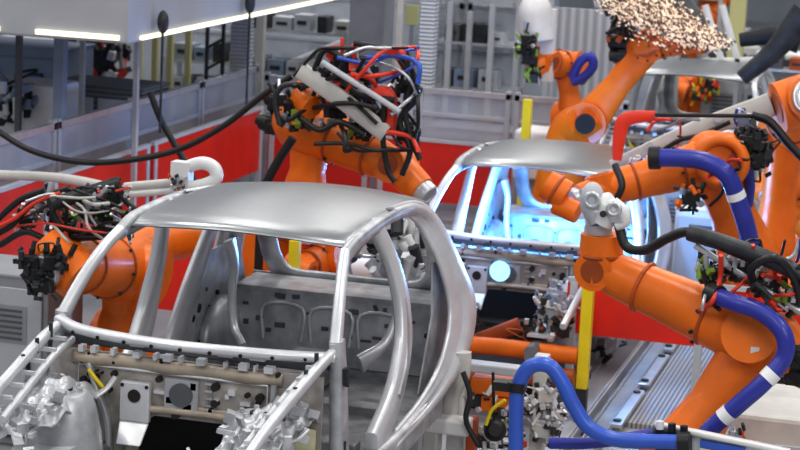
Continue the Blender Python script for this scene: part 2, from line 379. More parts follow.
    MB().band(W, .13, .04, (0, 1, .2)).build('rear_window_frame', 'body', root)
    MB().prism([(-.74, 3.14, 1.40), (.74, 3.14, 1.40), (.76, 3.25, 1.0), (-.76, 3.25, 1.0)], (0, .02, 0)).build('rear_panel', 'body', root)
    return root
car1 = build_car()
car1['label'] = 'large bare silver car body in the foreground with an open windshield and firewall'
car1['group'] = 'bare car bodies on the line'
car2 = copy_tree(car1); car2.location = (.405, 6.237, .217)
car2['label'] = 'middle bare car body lit blue by welding, behind the foreground car'
MB().cyl(at(500, 271, Y=6.19), at(500, 271, Y=6.19)-V((0, .012, 0)), .085, n=28).build('weld_glow_disc', 'weld', car2, label='pale blue glowing disc standing in for weld light through a round hole')  # emissive disc in place of weld light showing through the firewall hole
car3 = copy_tree(car1); car3.location = (.904, 12.1, .464)
car3['label'] = 'farthest bare car body with sparks flying over its roof'
# carriers under the bodies
def skid():
    t = thing('body_carrier', (0, 0, 0), '', 'carrier')
    for x in (-.5, .5):
        MB().box((x, 1.3, .8), (.12, 4.2, .10)).build('runner', 'dgrey', t, .01)
    for y in (-.3, 1.0, 2.4): MB().box((0, y, .76), (1.3, .12, .1)).build('cross_beam', 'dgrey', t, .01)
    for x in (-.5, .5):
        for y in (-.3, 2.6): MB().box((x, y, .37), (.16, .16, .74)).box((x, y, .02), (.3, .3, .04)).build('support_leg', 'grey', t, .01)
    return t
sk = skid(); sk['label'] = 'dark steel carrier frame under the foreground car body'; sk['group'] = 'body carriers'
# ------------------------------------------------------------------ robots
def robot(label, base, S, E, W, T, rl=.17, ru=.15, rw=.11, group='orange welding robots', motors=True, ped=.35):
    """base (x,y) on the floor, S shoulder, E elbow, W wrist, T flange end"""
    S, E, W, T = V(S), V(E), V(W), V(T)
    r = thing('industrial_robot', (base[0], base[1], 0), label, 'robot', group)
    B = V((base[0], base[1], 0))
    pl = (E-S); hz = V((pl.x, pl.y, 0)); up = (W-E)
    A = pl.cross(up); A = A.normalized() if A.length > 1e-3 else V((0, 1, 0))
    hs = max(S.z, .5)
    MB().box(B+V((0, 0, .03)), (.8, .8, .06)).cyl(B+V((0, 0, .06)), B+V((0, 0, ped)), .30, .27, 28).use('dark').cyl(B+V((0, 0, .05)), B+V((0, 0, .08)), .36, n=8).build('base', 'orange', r, .01)
    top = V((B.x, B.y, max(ped+.05, S.z-.25)))
    mb = MB().tube([B+V((0, 0, ped)), B+V((0, 0, ped+.15)), top.lerp(S, .35), S-A*.12], [.27, .25, .21, .19], 20, 5)
    mb.cyl(S-A*.16, S-A*.02, rl*1.25, n=28)
    col_ = mb.build('rotating_column', 'orange', r)
    d = (E-S).normalized()
    mb = MB().band([S-d*rl, S-d*rl*.5, S+d*rl*.8, S.lerp(E, .5), E-d*rl*.8, E+d*rl*.4, E+d*rl*.85], [rl*1.1, rl*1.9, rl*2.1, rl*1.55, rl*1.75, rl*1.8, rl*1.1], [rl*.9, rl*1.1, rl*1.2, rl*1.0, rl*1.1, rl*1.1, rl*.9], A, 6)
    mb.cyl(S-A*rl*.7, S+A*rl*.75, rl*1.0, n=28).cyl(E-A*rl*.7, E+A*rl*.75, rl*.98, n=28)
    mb.use('dark')
    for P in (S, E):
        for q in (1, -1):
            mb.use('oranged').cyl(P+A*q*rl*.74, P+A*q*rl*.78, rl*.62, n=24).use('dark')
            for k in range(8):
                a = k*math.pi/4; e1 = d; e2 = A.cross(d); c = P+(e1*math.cos(a)+e2*math.sin(a))*rl*.8
                mb.cyl(c+A*q*rl*.74, c+A*q*rl*.79, .012, n=6)
    mb.build('lower_arm', 'orange', r)
    u = (W-E).normalized(); L = (W-E).length
    mb = MB().tube([E-u*ru*1.5, E-u*ru*.9, E, E+u*L*.25, E+u*L*.6, W-u*rw*1.2, W-u*rw*.4], [ru*.7, ru*1.1, ru*1.12, ru*1.0, ru*.86, rw*1.15, rw*1.0], 24, 5)
    mb.cyl(E-A*ru*.2, E+A*ru*1.3, ru*.95, n=28)
    mb.use('oranged').ring(E+u*L*.30, u, ru*.985, .012).ring(E+u*L*.72, u, ru*.86, .012).use('dark')
    e1 = A; e2 = A.cross(u)
    for k in range(8):
        a = k*math.pi/4; c = E+u*L*.33+(e1*math.cos(a)+e2*math.sin(a))*ru*.97
        mb.cyl(c, c+(e1*math.cos(a)+e2*math.sin(a))*.018, .012, n=6)
    mb.build('upper_arm', 'orange', r)
    if motors:
        for k, (o, rr) in enumerate(((.55, .07), (-.5, .07), (0, .065))):
            c = E-u*ru*1.4+e2*ru*o+A*ru*(.5 if k == 2 else -.1)
            mb = MB().cyl(c, c-u*.16, rr, n=20).box(c-u*.05, (rr*1.7,)*3).cyl(c-u*.16, c-u*.20, rr*.7, n=16)
            mb.build('motor', 'black', r, .006)
    t = (T-W); t = t.normalized() if t.length > 1e-3 else u
    X = u.cross(t); X = X.normalized() if X.length > .05 else A
    mb = MB().cyl(W-X*rw*1.05, W+X*rw*1.05, rw*1.02, n=26).tube([W, W.lerp(T, .45), W.lerp(T, .8)], [rw*1.0, rw*.95, rw*.85], 20, 4)
    mb.use('oranged').cyl(W-X*rw*1.1, W+X*rw*1.1, rw*.62, n=20).use('alu').cyl(W.lerp(T, .8), T, rw*.72, n=24).ring(T, t, rw*.6, .012)
    mb.build('wrist', 'orange', r)
    return r
def hose(parent, pts, r, m='violet', straps=(), name='hose', fit=True):
    mb = MB().tube(pts, r, 12, 8); P = smoothpath(pts, 8); mb.use('strap')
    for t in straps:
        i = min(int(t*(len(P)-1)), len(P)-2); d = (P[i+1]-P[i]).normalized(); mb.cyl(P[i]-d*.03, P[i]+d*.03, r*1.06, n=14)
    if fit:
        mb.use('black')
        for i, j in ((0, 1), (-1, -2)):
            d = (P[j]-P[i]).normalized(); mb.cyl(P[i]-d*.02, P[i]+d*.06, r*1.25, n=14)
    return mb.build(name, m, parent)
def PX(L, Y=None):
    return [at(*p[:2], Y=(p[2] if len(p) > 2 else Y)) for p in L]
def cab(parent, L, r=.012, m='black', Y=None, name='cable'):
    return MB().tube(PX(L, Y), r, 8, 7).build(name, m, parent)
def bar(parent, a, b, w, t, name, m, nrm=(0, -1, 0), bevel=.004):
    return MB().band([a, b], w, t, nrm, smoothp=False).build(name, m, parent)
def knot(parent, c, n, s, seed, mats, name, main='black'):
    """a compact block of valves, clamps and fittings built up around c"""
    rr = random.Random(seed); c = V(c); mb = MB().box(c, (s*1.1, s*.8, s*.7), rr.random()*.6)
    for k in range(int(n*2.6)):
        mb.use(rr.choice(mats)); p = c+V([rr.uniform(-1, 1)*s*.75 for _ in range(3)]); q = rr.random()
        R = Matrix.Rotation(rr.random()*3, 3, 'Z')@Matrix.Rotation(rr.uniform(-1, 1), 3, 'X')
        if q < .55: mb.box(p, [rr.uniform(.10, .42)*s for _ in range(3)], R)
        elif q < .97: mb.cyl(p, p+R@V((0, 0, rr.uniform(.3, .8)*s)), rr.uniform(.06, .18)*s, n=12)
        else: mb.tube([p, p+V((0, 0, .4*s)), p+V((rr.uniform(-1, 1)*s, rr.uniform(-1, 1)*s, .5*s)), p+V((rr.uniform(-1, 1)*s, 0, -.2*s))], .05*s, 8, 5)
    return mb.build(name, main, parent, .004)

def harness(parent, region, Y, n, seed, r=(.008, .016), mats=('black', 'black', 'dark', 'redp', 'black', 'grey'), name='cable'):
    rr = random.Random(seed); x0, y0, x1, y1 = region
    for k in range(n):
        x, y = rr.uniform(x0, x1), rr.uniform(y0, y1); a = rr.uniform(-.9, .9); L = []; st = (x1-x0)*rr.uniform(.12, .25)
        for q in range(4):
            L.append((min(max(x, x0), x1), min(max(y, y0), y1), Y+rr.uniform(-.15, .15))); a += rr.uniform(-.8, .8); x += st*math.cos(a); y += st*math.sin(a)
        cab(parent, L, rr.uniform(*r), rr.choice(mats), name=name)
# C: big robot at lower right
C = robot('large orange robot at lower right reaching toward the car with a long blue hose', (2.75, 1.7), at(668, 470, Y=1.7), at(757, 338, Y=1.9), at(600, 268, Y=2.1), at(598, 226, Y=2.1), rl=.175, ru=.175, rw=.118)
MB().cyl(at(600, 282, Y=2.1), at(602, 234, Y=2.1), .13, n=28).use('oranged').ring(at(601, 255, Y=2.1), (0, 0, 1), .132, .012).build('wrist_motor_housing', 'orange', C)
hose(C, PX([(712, 294, 1.7), (735, 303, 1.6), (762, 313, 1.55), (783, 333, 1.5), (784, 357, 1.5), (764, 382, 1.45), (738, 405, 1.45), (708, 432, 1.45), (690, 455, 1.4)]), .052, 'violet', (.60, .80))
mb = MB().cyl(at(599, 230, Y=2.08), at(598, 220, Y=2.06), .08, n=24).ball(at(592, 200, Y=2.0), (.075, .06, .11)).use('alu').tube(PX([(598, 222), (594, 212), (590, 200), (583, 188)], 2.02), [.06, .07, .06, .03], 14, 5).ring(at(592, 200, Y=1.94), (0, 1, 0), .04, .014)
mb.build('gripper', 'lgrey', C, .004)
MB().tube(PX([(602, 224), (608, 212), (606, 202), (612, 196)], 2.0), [.06, .075, .06, .03], 12, 5).ball(at(614, 210, Y=1.96), (.06, .05, .07)).tube(PX([(612, 204), (622, 212), (624, 222), (616, 226)], 1.96), [.05, .045, .035, .03], 12, 5).use('alu').ring(at(614, 209, Y=1.90), (0, 1, 0), .035, .014).box(at(618, 218, Y=1.95), (.08, .05, .05)).use('dark').cyl(at(603, 214, Y=1.93), at(603, 214, Y=1.90), .02).build('gripper_jaw', 'white', C, .004)
cab(C, [(618, 222, 2.0), (626, 246, 1.95), (645, 250, 1.9), (668, 238, 1.85), (690, 232, 1.8), (720, 245, 1.7), (760, 262, 1.7)], .03, name='cable_sleeve')
cab(C, [(690, 233, 1.8), (730, 245, 1.7), (775, 262, 1.65), (830, 290, 1.7)], .05, 'dark', name='cable_sleeve')
cab(C, [(755, 290, 1.7), (752, 268, 1.6), (775, 258, 1.55), (792, 275, 1.6), (800, 300, 1.7)], .024, name='cable')
for k, (x, y, s, sd, mm) in enumerate(((712, 272, .11, 1, 'green'), (738, 268, .11, 2, 'white'), (765, 285, .12, 5, 'redp'), (790, 300, .12, 6, 'green'))):
    knot(C, at(x, y, Y=1.85), 12, s, sd, ['black', 'alu', mm, 'lgrey', 'dark'], 'valve_block', 'dark')
bar(C, at(695, 245, Y=1.8), at(812, 320, Y=1.8), .035, .03, 'cable_rail', 'alu')
bar(C, at(712, 240, Y=1.9), at(812, 285, Y=1.9), .04, .03, 'cable_rail', 'lgrey')
MB().box(at(755, 352, Y=1.66), (.05, .02, .06)).build('warning_tag', 'white', C)

harness(C, (700, 240, 800, 310), 1.7, 16, 5, mats=('black', 'dark', 'redp', 'alu', 'green', 'violet'))
# D: middle right
D = robot('orange robot in middle right with curved violet hose, reaching over the blue lit body', (2.75, 6.2), at(752, 270, Y=6.1), at(715, 160, Y=6.0), at(604, 190, Y=5.7), at(572, 200, Y=5.5), rl=.22, ru=.17, rw=.12)
mb = MB().ring(at(722, 162, Y=5.78), (0, 1, 0), .17, .045).use('oranged').cyl(at(722, 162, Y=5.80), at(722, 162, Y=5.86), .15, n=28)
mb.build('elbow_cover', 'orange', D)
mb = MB().cyl(at(546, 184, Y=5.3), at(566, 196, Y=5.3), .115, n=24).cyl(at(556, 203, Y=5.3), at(578, 213, Y=5.27), .085, n=24).use('oranged').ring(at(556, 190, Y=5.3), (1, 0, -.5), .112, .016)
mb.build('wrist_ring', 'orange', D)
hose(D, PX([(652, 158, 5.5), (675, 158, 5.5), (703, 161, 5.5), (726, 174, 5.5), (737, 198, 5.55), (746, 225, 5.6), (752, 250, 5.7)]), .07, 'violet', (.66,))
knot(D, at(690, 198, Y=5.6), 12, .13, 12, ['black', 'blueg', 'orange', 'dark'], 'motor_block', 'black')
knot(D, at(750, 142, Y=5.9), 8, .15, 13, ['black', 'dark'], 'motor', 'black'); knot(D, at(755, 160, Y=5.9), 8, .15, 14, ['black', 'dark'], 'motor', 'black')
hose(D, PX([(747, 165, 5.9), (750, 185, 5.95), (748, 205, 6.0)]), .04, 'violet', (), 'hose', False)
cab(D, [(615, 165, 5.4), (622, 185, 5.3), (615, 200, 5.3), (606, 206, 5.35)], .028, name='cable_sleeve')

# E: behind D at the right edge
E_ = robot('tall orange robot at right edge holding a long pale grey beam', (2.95, 7.3), at(772, 262, Y=7.5), at(786, 128, Y=7.4), at(803, 100, Y=6.6), at(812, 96, Y=6.3), rl=.25, ru=.2, rw=.2)
MB().band(PX([(612, 166), (660, 145), (700, 128), (772, 104)], 6.6), [.1, .13, .15, .19], .06, (0, 1, 0), smoothp=False).use('lgrey').cyl(at(650, 146, Y=6.56), at(650, 146, Y=6.52), .03).cyl(at(718, 119, Y=6.56), at(718, 119, Y=6.52), .03).build('gun_beam', 'offw', E_)
mb = MB().band(PX([(617, 160), (619, 140), (624, 121), (640, 117), (656, 116)], 6.3), [.07, .10, .12, .10, .08], .06, (0, 1, 0))
mb.build('gun_arm', 'redp', E_)
bar(E_, at(655, 115, Y=6.2), at(758, 116, Y=6.2), .03, .03, 'gun_rod', 'black')
cab(E_, [(752, 115, 6.2), (770, 122, 6.2), (790, 145, 6.2), (815, 170, 6.2)], .035, name='cable_sleeve')
cab(E_, [(660, 152, 6.4), (680, 140, 6.4), (700, 135, 6.4), (730, 122, 6.4)], .02, name='cable')
knot(E_, at(745, 122, Y=6.3), 9, .1, 21, ['white', 'violet', 'alu'], 'valve_block', 'blueg')
knot(E_, at(640, 163, Y=6.3), 8, .1, 22, ['white', 'violet', 'alu'], 'valve_block', 'alu')

# B: centre, behind the foreground body
B_ = robot('orange robot behind the foreground roof carrying black tooling and a pale diagonal bar', (-1.35, 4.95), at(303, 212, Y=4.9), at(312, 128, Y=4.9), at(396, 166, Y=4.7), at(428, 196, Y=4.6), rl=.17, ru=.19, rw=.13)
MB().band(PX([(300, 70), (345, 102), (386, 134)], 4.3), .13, .05, (0, 1, 0), smoothp=False).build('gun_beam', 'offw', B_)
bar(B_, at(322, 62, Y=4.2), at(400, 112, Y=4.2), .04, .04, 'support_bar', 'lgrey')
MB().band(PX([(368, 96), (384, 93), (390, 105), (388, 135)], 4.35), [.08, .11, .12, .09], .07, (0, 1, 0)).build('gun_arm', 'redp', B_)
MB().band(PX([(386, 50), (400, 55), (407, 70)], 4.35), [.05, .09, .06], .06, (0, 1, 0)).build('gun_clamp', 'redp', B_)
bar(B_, at(354, 43, Y=4.35), at(390, 50, Y=4.35), .04, .04, 'gun_rod', 'black')
MB().cyl(at(296, 92, Y=4.5), at(313, 108, Y=4.4), .10, n=24).build('joint_cover', 'orange', B_)
for k, (x, y, s, mm) in enumerate(((345, 68, .16, 'redp'), (362, 78, .13, 'black'), (298, 112, .17, 'green'), (285, 100, .12, 'blueg'), (335, 110, .15, 'lgrey'), (360, 128, .13, 'green'), (352, 100, .12, 'black'), (403, 88, .10, 'dark'), (405, 135, .11, 'dark'), (372, 112, .1, 'blue'))):
    knot(B_, at(x, y, Y=4.45+.03*(k % 3)), 13, s, 30+k, ['black', 'dark', mm, 'black', 'alu'], 'valve_block', 'black')
for k, L in enumerate(([(345, 60), (325, 50), (312, 75), (300, 90)], [(400, 60), (412, 80), (405, 110), (412, 140), (420, 160)], [(384, 105), (383, 140), (388, 170), (395, 182)], [(350, 50), (340, 75), (360, 95), (395, 100)], [(300, 118), (320, 130), (340, 122), (365, 135)], [(330, 70), (310, 85), (285, 85), (275, 100), (280, 125)], [(410, 65), (418, 95), (400, 120), (410, 150), (402, 175)])):
    cab(B_, L, .022, 'black' if k != 5 else 'dark', 4.3)
harness(B_, (272, 48, 418, 150), 4.3, 26, 6, (.010, .02), ('black', 'black', 'dark', 'redp', 'alu', 'blue'))
# A: left
A_ = robot('orange robot left of the foreground body with black tool and cables on its arm', (-1.9, 3.7), at(118, 345, Y=3.6), at(125, 268, Y=3.5), at(62, 264, Y=2.4), at(44, 272, Y=2.2), rl=.2, ru=.22, rw=.16)
MB().tube(PX([(195, 238, 4.6), (160, 242, 4.2), (122, 258, 3.6)]), [.14, .17, .2], 20, 5).build('rear_arm', 'orange', A_)
for k, (x, y, s) in enumerate(((30, 262, .12), (45, 285, .12), (55, 262, .13), (38, 274, .12))):
    knot(A_, at(x, y, Y=2.2), 9, s, 60+k, ['black', 'dark', 'black', 'dark'], 'tool_block', 'black')
bar(A_, at(50, 205, Y=2.4), at(118, 183, Y=2.8), .09, .08, 'gun_body', 'black')
for k, (x, y, s, mm) in enumerate(((45, 203, .12, 'lgrey'), (62, 222, .12, 'green'), (95, 206, .14, 'lgrey'), (108, 222, .12, 'green'), (75, 235, .1, 'alu'), (28, 222, .1, 'alu'), (125, 225, .09, 'black'), (110, 200, .12, 'redp'))):
    knot(A_, at(x, y, Y=2.7), 12, s, 70+k, ['black', mm, 'alu', 'dark'], 'valve_block', 'black' if k % 2 else 'lgrey')
MB().band(PX([(125, 187, 3.0), (182, 182, 3.0)]), .06, .05, (0, 1, 0), smoothp=False).build('gun_shank', 'offw', A_)
MB().band(PX([(128, 194, 3.0), (180, 190, 3.0)]), .05, .05, (0, 1, 0), smoothp=False).build('gun_shank', 'white', A_)
mb = MB().band(PX([(178, 180), (186, 168), (202, 163), (214, 168), (216, 178), (206, 184), (190, 188)], 2.95), .085, .07, (0, 1, 0), close=False)
mb.box(at(182, 176, Y=2.95), (.13, .1, .2)).build('gun_yoke', 'white', A_)
knot(A_, at(178, 182, Y=2.85), 8, .07, 90, ['oranged', 'dark', 'alu'], 'gun_mount', 'grey')
for L in ([(-5, 235), (12, 225), (30, 205), (50, 195), (70, 188)], [(-5, 222), (20, 200), (45, 190)], [(118, 185), (125, 200), (138, 212)], [(50, 205), (60, 225), (85, 232), (110, 228)], [(0, 245), (25, 232), (50, 240), (80, 238), (120, 236)], [(60, 195), (80, 205), (90, 220), (120, 232)]):
    cab(A_, L, .022, 'black', 2.55)
cab(A_, [(-5, 228), (15, 218), (35, 203), (60, 193)], .014, 'redp', 2.5)

harness(A_, (10, 188, 130, 242), 2.5, 20, 7, (.007, .014), ('black', 'dark', 'redp', 'alu', 'offw'))
harness(E_, (640, 120, 760, 165), 6.3, 6, 8)
harness(D, (660, 160, 760, 210), 5.6, 5, 9)
# F: far right centre under the sparks
F_ = robot('far orange robot leaning over the farthest body under a shower of sparks', (-.05, 10.2), at(588, 122, Y=10.1), at(648, 46, Y=10.1), at(697, 42, Y=10.1), at(710, 48, Y=10.1), rl=.165, ru=.13, rw=.1, ped=.6)
MB().tube(PX([(586, 128, 9.95), (588, 133, 9.9)]), [.15, .15], 24, 1, smoothp=False).use('hole').cyl(at(585, 124, Y=9.80), at(585, 124, Y=9.76), .10).build('shoulder_cover', 'orange', F_)
knot(F_, at(622, 28, Y=10.0), 16, .17, 101, ['dark', 'black', 'oranged'], 'motor_block', 'dark')
# G: white-hooded robot
G = robot('far dark orange robot under a white hood left of the leaning robot', (-.3, 11.9), at(572, 118, Y=11.8), at(566, 66, Y=11.8), at(545, 60, Y=11.4), at(530, 72, Y=11.2), rl=.15, ru=.15, rw=.12, ped=.6)
MB().ball(at(535, 14, Y=11.3), (.18, .18, .22)).cyl(at(535, 14, Y=11.3), at(537, 40, Y=11.3), .18, n=24).box(at(548, 45, Y=11.35), (.14, .12, .75)).build('hood', 'white', G)
for k, (x, y) in enumerate(((528, 40), (530, 60), (533, 78), (525, 50))): knot(G, at(x, y, Y=11.1), 9, .13, 110+k, ['dark', 'black', 'alu', 'green'], 'tool_block', 'black')
hose(G, PX([(572, 78), (580, 62), (590, 56), (593, 66), (584, 77), (572, 82)], 11.4), .05, 'violet', (), 'hose', False)
# H: seen through the rear window of the front body
H = robot('orange robot seen low through the rear window opening of the foreground body', (-.38, 4.45), at(318, 290, Y=4.8), at(322, 262, Y=4.95), at(300, 268, Y=4.6), at(292, 275, Y=4.5), rl=.13, ru=.14, rw=.1, ped=.2)
# I: beyond the far body
I_ = robot('orange robot arm coming down from the top edge beside the sparks', (1.0, 19.6), at(700, 60, Y=19.5), at(718, -12, Y=19.3), at(702, 30, Y=18.6), at(700, 40, Y=18.5), rl=.2, ru=.2, rw=.15, ped=.6)
bar(I_, at(672, -8, Y=15), at(722, 55, Y=15), .26, .1, 'gun_beam', 'dgrey')
J_ = robot('orange robot seen through the windshield opening of the farthest body', (1.3, 17.5), at(695, 105, Y=17.3), at(690, 78, Y=17.2), at(676, 92, Y=16.6), at(672, 100, Y=16.5), rl=.2, ru=.18, rw=.14, ped=.3)
for k, (x, y) in enumerate(((668, 92), (700, 95), (710, 85))): knot(J_, at(x, y, Y=16.4), 8, .18, 130+k, ['green', 'redp', 'dark', 'yellow', 'orange'], 'tool_block', 'dark')
K_ = robot('orange robot with red fittings at the far right edge above the blue hose', (4.0, 9.2), at(800, 215, Y=9.0), at(798, 180, Y=8.8), at(775, 190, Y=8.4), at(768, 200, Y=8.3), rl=.18, ru=.16, rw=.13, ped=.3)
# sparks
rr = random.Random(3); mb = MB(); 
for k in range(6500):
    t = rr.random()**.8; a = V((600, -2, 0)).lerp(V((716, 50, 0)), t)
    sp = 6+25*math.sin(math.pi*min(1, t*.85+.15))
    px = a.x+rr.gauss(0, 6)+ (8-rr.random()*10); py = a.y+rr.gauss(0, .34)*sp-5
    p = at(px, py, Y=9.8+rr.gauss(0, .2)); d = V((.6+rr.gauss(0, .35), rr.gauss(0, .3), -.5+rr.gauss(0, .35))).normalized()
    L = .01+.035*rr.random(); w = .004+.010*rr.random()**2; mb.use('spark2' if rr.random() < .5 else None)
    o = d.orthogonal().normalized()*w; o2 = d.cross(o)
    mb.add([p-d*L, p+o, p+o2, p-o-o2, p+d*L*.4], [(0, 1, 2), (0, 2, 3), (0, 3, 1), (4, 2, 1), (4, 3, 2), (4, 1, 3)], False)
solo(mb, 'spark_shower', 'spark', 'shower of pale orange sparks flying above the farthest car body', 'sparks', kind='stuff')
# ------------------------------------------------------------------ barriers, fences, posts
def span(mb, a, b, z0, z1, th):
    a, b = V(a), V(b); d = (b-a); n = V((-d.y, d.x, 0)).normalized()*th/2
    return mb.prism([(a.x-n.x, a.y-n.y, z0), (b.x-n.x, b.y-n.y, z0), (b.x-n.x, b.y-n.y, z1), (a.x-n.x, a.y-n.y, z1)], n*2)
def barrier(a, b, z0, z1, label):
    a, b = V((*a, 0)), V((*b, 0)); t = thing('red_barrier', a.lerp(b, .5), label, 'barrier', 'red barrier panels')
    span(MB(), a, b, z0, z1, .03).build('panel', 'red', t)
    d = (b-a).normalized()
    for p in (a+d*.05, b-d*.05): MB().box(p+V((0, .0, (z1)/2)), (.06, .06, z1)).box(p+V((0, 0, .01)), (.16, .16, .02)).build('post', 'lgrey', t, .005)
    span(MB(), a, b, z1-.0, z1+.035, .05).build('rail', 'lgrey', t)
    return t
barrier((-3.75, 3.4), (-3.75, 6.3), .62, 1.32, 'nearest red barrier panel at the left edge beside the black tool')
barrier((-3.75, 6.4), (-3.75, 8.6), .62, 1.28, 'red barrier panel under the sagging black cable at left')
barrier((-3.75, 8.7), (-3.75, 11.9), .60, 1.28, 'red barrier panel left of the perforated pale post')
barrier((-3.7, 12.0), (-2.5, 12.0), .40, 1.06, 'red barrier panel behind the black tooling of the central robot')
barrier((-2.42, 12.0), (-.9, 12.0), .40, 1.06, 'red barrier panel behind the roof corner of the blue lit body')
barrier((-2.75, 6.05), (-1.1, 6.05), .33, 1.02, 'red barrier panel seen through the windshield opening of the foreground body')
barrier((1.02, 5.45), (2.1, 5.45), .66, 1.06, 'red barrier panel behind the arm of the lower right robot')
barrier((2.2, 5.45), (3.6, 5.45), .70, 1.12, 'red barrier panel right of the lower right robot elbow')
def fence(a, b, z1, label, mid=(), z0=.12, pm='lgrey', pane=True, pw=.06, group='fence panels with clear panes'):
    a, b = V((*a, 0)), V((*b, 0)); t = thing('safety_fence', a.lerp(b, .5), label, 'fence', group)
    if pane: span(MB(), a, b, z0, z1, .012).build('pane', 'pane', t)
    span(MB(), a, b, z1-.03, z1+.03, .06).build('top_rail', 'alu', t); span(MB(), a, b, z0-.02, z0+.03, .05).build('bottom_rail', pm, t)
    for z in mid: span(MB(), a, b, z-.02, z+.02, .04).build('middle_rail', pm, t)
    d = (b-a).normalized()
    for p in (a+d*.03, b-d*.03): MB().box(p+V((0, 0, z1/2+.03)), (pw, pw, z1+.06)).box(p+V((0, 0, .01)), (.18, .18, .02)).build('post', pm, t, .004)
    return t
ys = [3.4, 5.2, 7.0, 8.8, 10.6, 12.4]
fl = ['fence panel with pale top rail at the left edge above the red barrier', 'second fence panel from the left edge behind the sagging cable', 'third fence panel from the left edge left of the slanting black rod', 'fence panel crossed by the slanting black rod', 'fence panel just left of the perforated pale post']
for k in range(5): fence((-4.0, ys[k]+.02), (-4.0, ys[k+1]-.02), 1.66, fl[k], (1.35,))
xs = [-3.9, -2.95, -2.1, -1.0, .3]
fl = ['fence panel behind the central robot left of the thick grey column', 'fence panel in front of the thick grey column', 'wide clear fence panel between the central robot and the white hooded robot', 'fence panel beside the white hooded robot']
for k in range(4): fence((xs[k]+.02, 12.35), (xs[k+1]-.02, 12.35), 1.58, fl[k], (1.32,))
fl = ['tall grey fence panel behind the perforated pale post', 'tall grey fence panel behind the thick grey column', 'tall grey fence panel behind the pale column', 'tall grey fence panel left of the white hood', 'tall grey fence panel behind the white hood']
for k in range(5): fence((-6.3+1.35*k, 15.2), (-6.3+1.35*k+1.3, 15.2), 2.3, fl[k], (.9, 1.75), group='tall grey fence panels')
fl = ['low grey fence panel right of the blue lit body', 'low grey fence panel behind the middle right robot', 'low grey fence panel at the right edge behind the robots']
for k in range(3): fence((1.75+1.1*k, 9.9), (2.8+1.1*k, 9.9), 1.25, fl[k], (.7,), group='low grey fence panels')
def post(x, y, w, h, name, m, label, cat='post', z0=0, foot='dark', group=None):
    t = thing(name, (x, y, 0), label, cat, group)
    MB().box((x, y, z0+(h-z0)/2), (w, w, h-z0)).build('shaft', m, t, .006)
    if foot: MB().box((x, y, max(z0, .02)/2), (w*1.0, w*1.0, max(z0, .02))).box((x, y, .01), (w*2.2, w*2.2, .02)).build('foot', foot, t, .004)
    return t
p = at(582, 388, Y=5.0); post(p.x, 5.0, .085, 1.15, 'yellow_post', 'yellow', 'tall bright yellow post with black foot below the lower right robot wrist', z0=p.z, group='yellow posts')
p = at(293, 297, Y=4.2); post(p.x, 4.2, .075, 1.42, 'yellow_post', 'yellow', 'yellow post seen through the rear window opening of the foreground body', z0=.3, group='yellow posts')
p = at(525, 150, Y=10.2); post(p.x, 10.2, .085, 1.84, 'yellow_post', 'yellow', 'yellow post behind the roof of the blue lit body', group='yellow posts')
p = at(370, 60, Y=13.4); post(p.x, 13.4, .42, 6, 'hall_column', 'grey', 'thick grey column behind the central robot', 'column', foot='dgrey')
p = at(398, 60, Y=13.0); post(p.x, 13.0, .07, 6, 'hall_column', 'offw', 'narrow white post on the right side of the thick grey column', 'column')
p = at(427, 60, Y=13.0); post(p.x, 13.0, .17, 6, 'hall_column', 'lattice', 'pale perforated column right of the thick grey column', 'column')
p = at(240, 100, Y=12.9); post(p.x, 12.9, .21, 3.4, 'hall_column', 'lattice', 'pale perforated post standing left of the central robot', 'column')
p = at(260, 60, Y=13.5); post(p.x, 13.5, .10, 6, 'hall_column', 'offw', 'thin white post right of the perforated pale post', 'column')
p = at(19, 60, Y=7.6); post(p.x, 7.6, .055, 3, 'enclosure_post', 'dgrey', 'thin dark post nearest the left edge', group='posts under the overhead enclosure')
p = at(60, 90, Y=7.3); post(p.x, 7.3, .10, 2.54, 'enclosure_post', 'blueg', 'blue grey post under the overhead enclosure', group='posts under the overhead enclosure')
p = at(82, 90, Y=8.2); post(p.x, 8.2, .05, 2.54, 'enclosure_post', 'grey', 'thin grey post under the overhead enclosure beside the louvred cabinet', group='posts under the overhead enclosure')
p = at(136, 90, Y=8.0); post(p.x, 8.0, .05, 2.5, 'enclosure_post', 'lgrey', 'thin pale post below the corner of the overhead enclosure', group='posts under the overhead enclosure')
fl = ['first pale yellow post below the enclosure counted from the left', 'second pale yellow post below the enclosure counted from the left', 'third pale yellow post below the enclosure counted from the left', 'rightmost pale yellow post below the enclosure']
M['pyel'] = mat('pale_yellow_paint', (.62, .60, .30), .5)
for k, x in enumerate((139, 155, 170, 188)):
    p = at(x, 62, Y=13.5); post(p.x, 13.5, .07, 2.0, 'guard_post', 'pyel', fl[k], group='pale yellow posts')
p = at(738, 15, Y=18); post(p.x, 18, .2, 2.6, 'guard_post', 'pyel', 'pale yellow post at the top right behind the sparks')
p = at(412, 15, Y=14.5)
t = thing('sign_board', (p.x, 14.5, 0), 'small yellow board hanging between the two columns', 'sign')
MB().box((p.x, 14.5, p.z), (.16, .04, .24)).build('board', 'pyel', t, .004); MB().box((p.x, 14.5, p.z/2-.06), (.04, .04, p.z-.12)).build('post', 'grey', t)
for k, (x, h) in enumerate(((448, 2.4), (468, 2.3), (490, 2.4))):
    p = at(x, 60, Y=14.6); post(p.x, 14.6, .07, h, 'guard_post', 'lgrey' if k != 1 else 'alu', ['thin pale post right of the perforated column', 'bright thin post behind the wide clear fence panel', 'thin pale post left of the white hood'][k], group='thin pale posts')
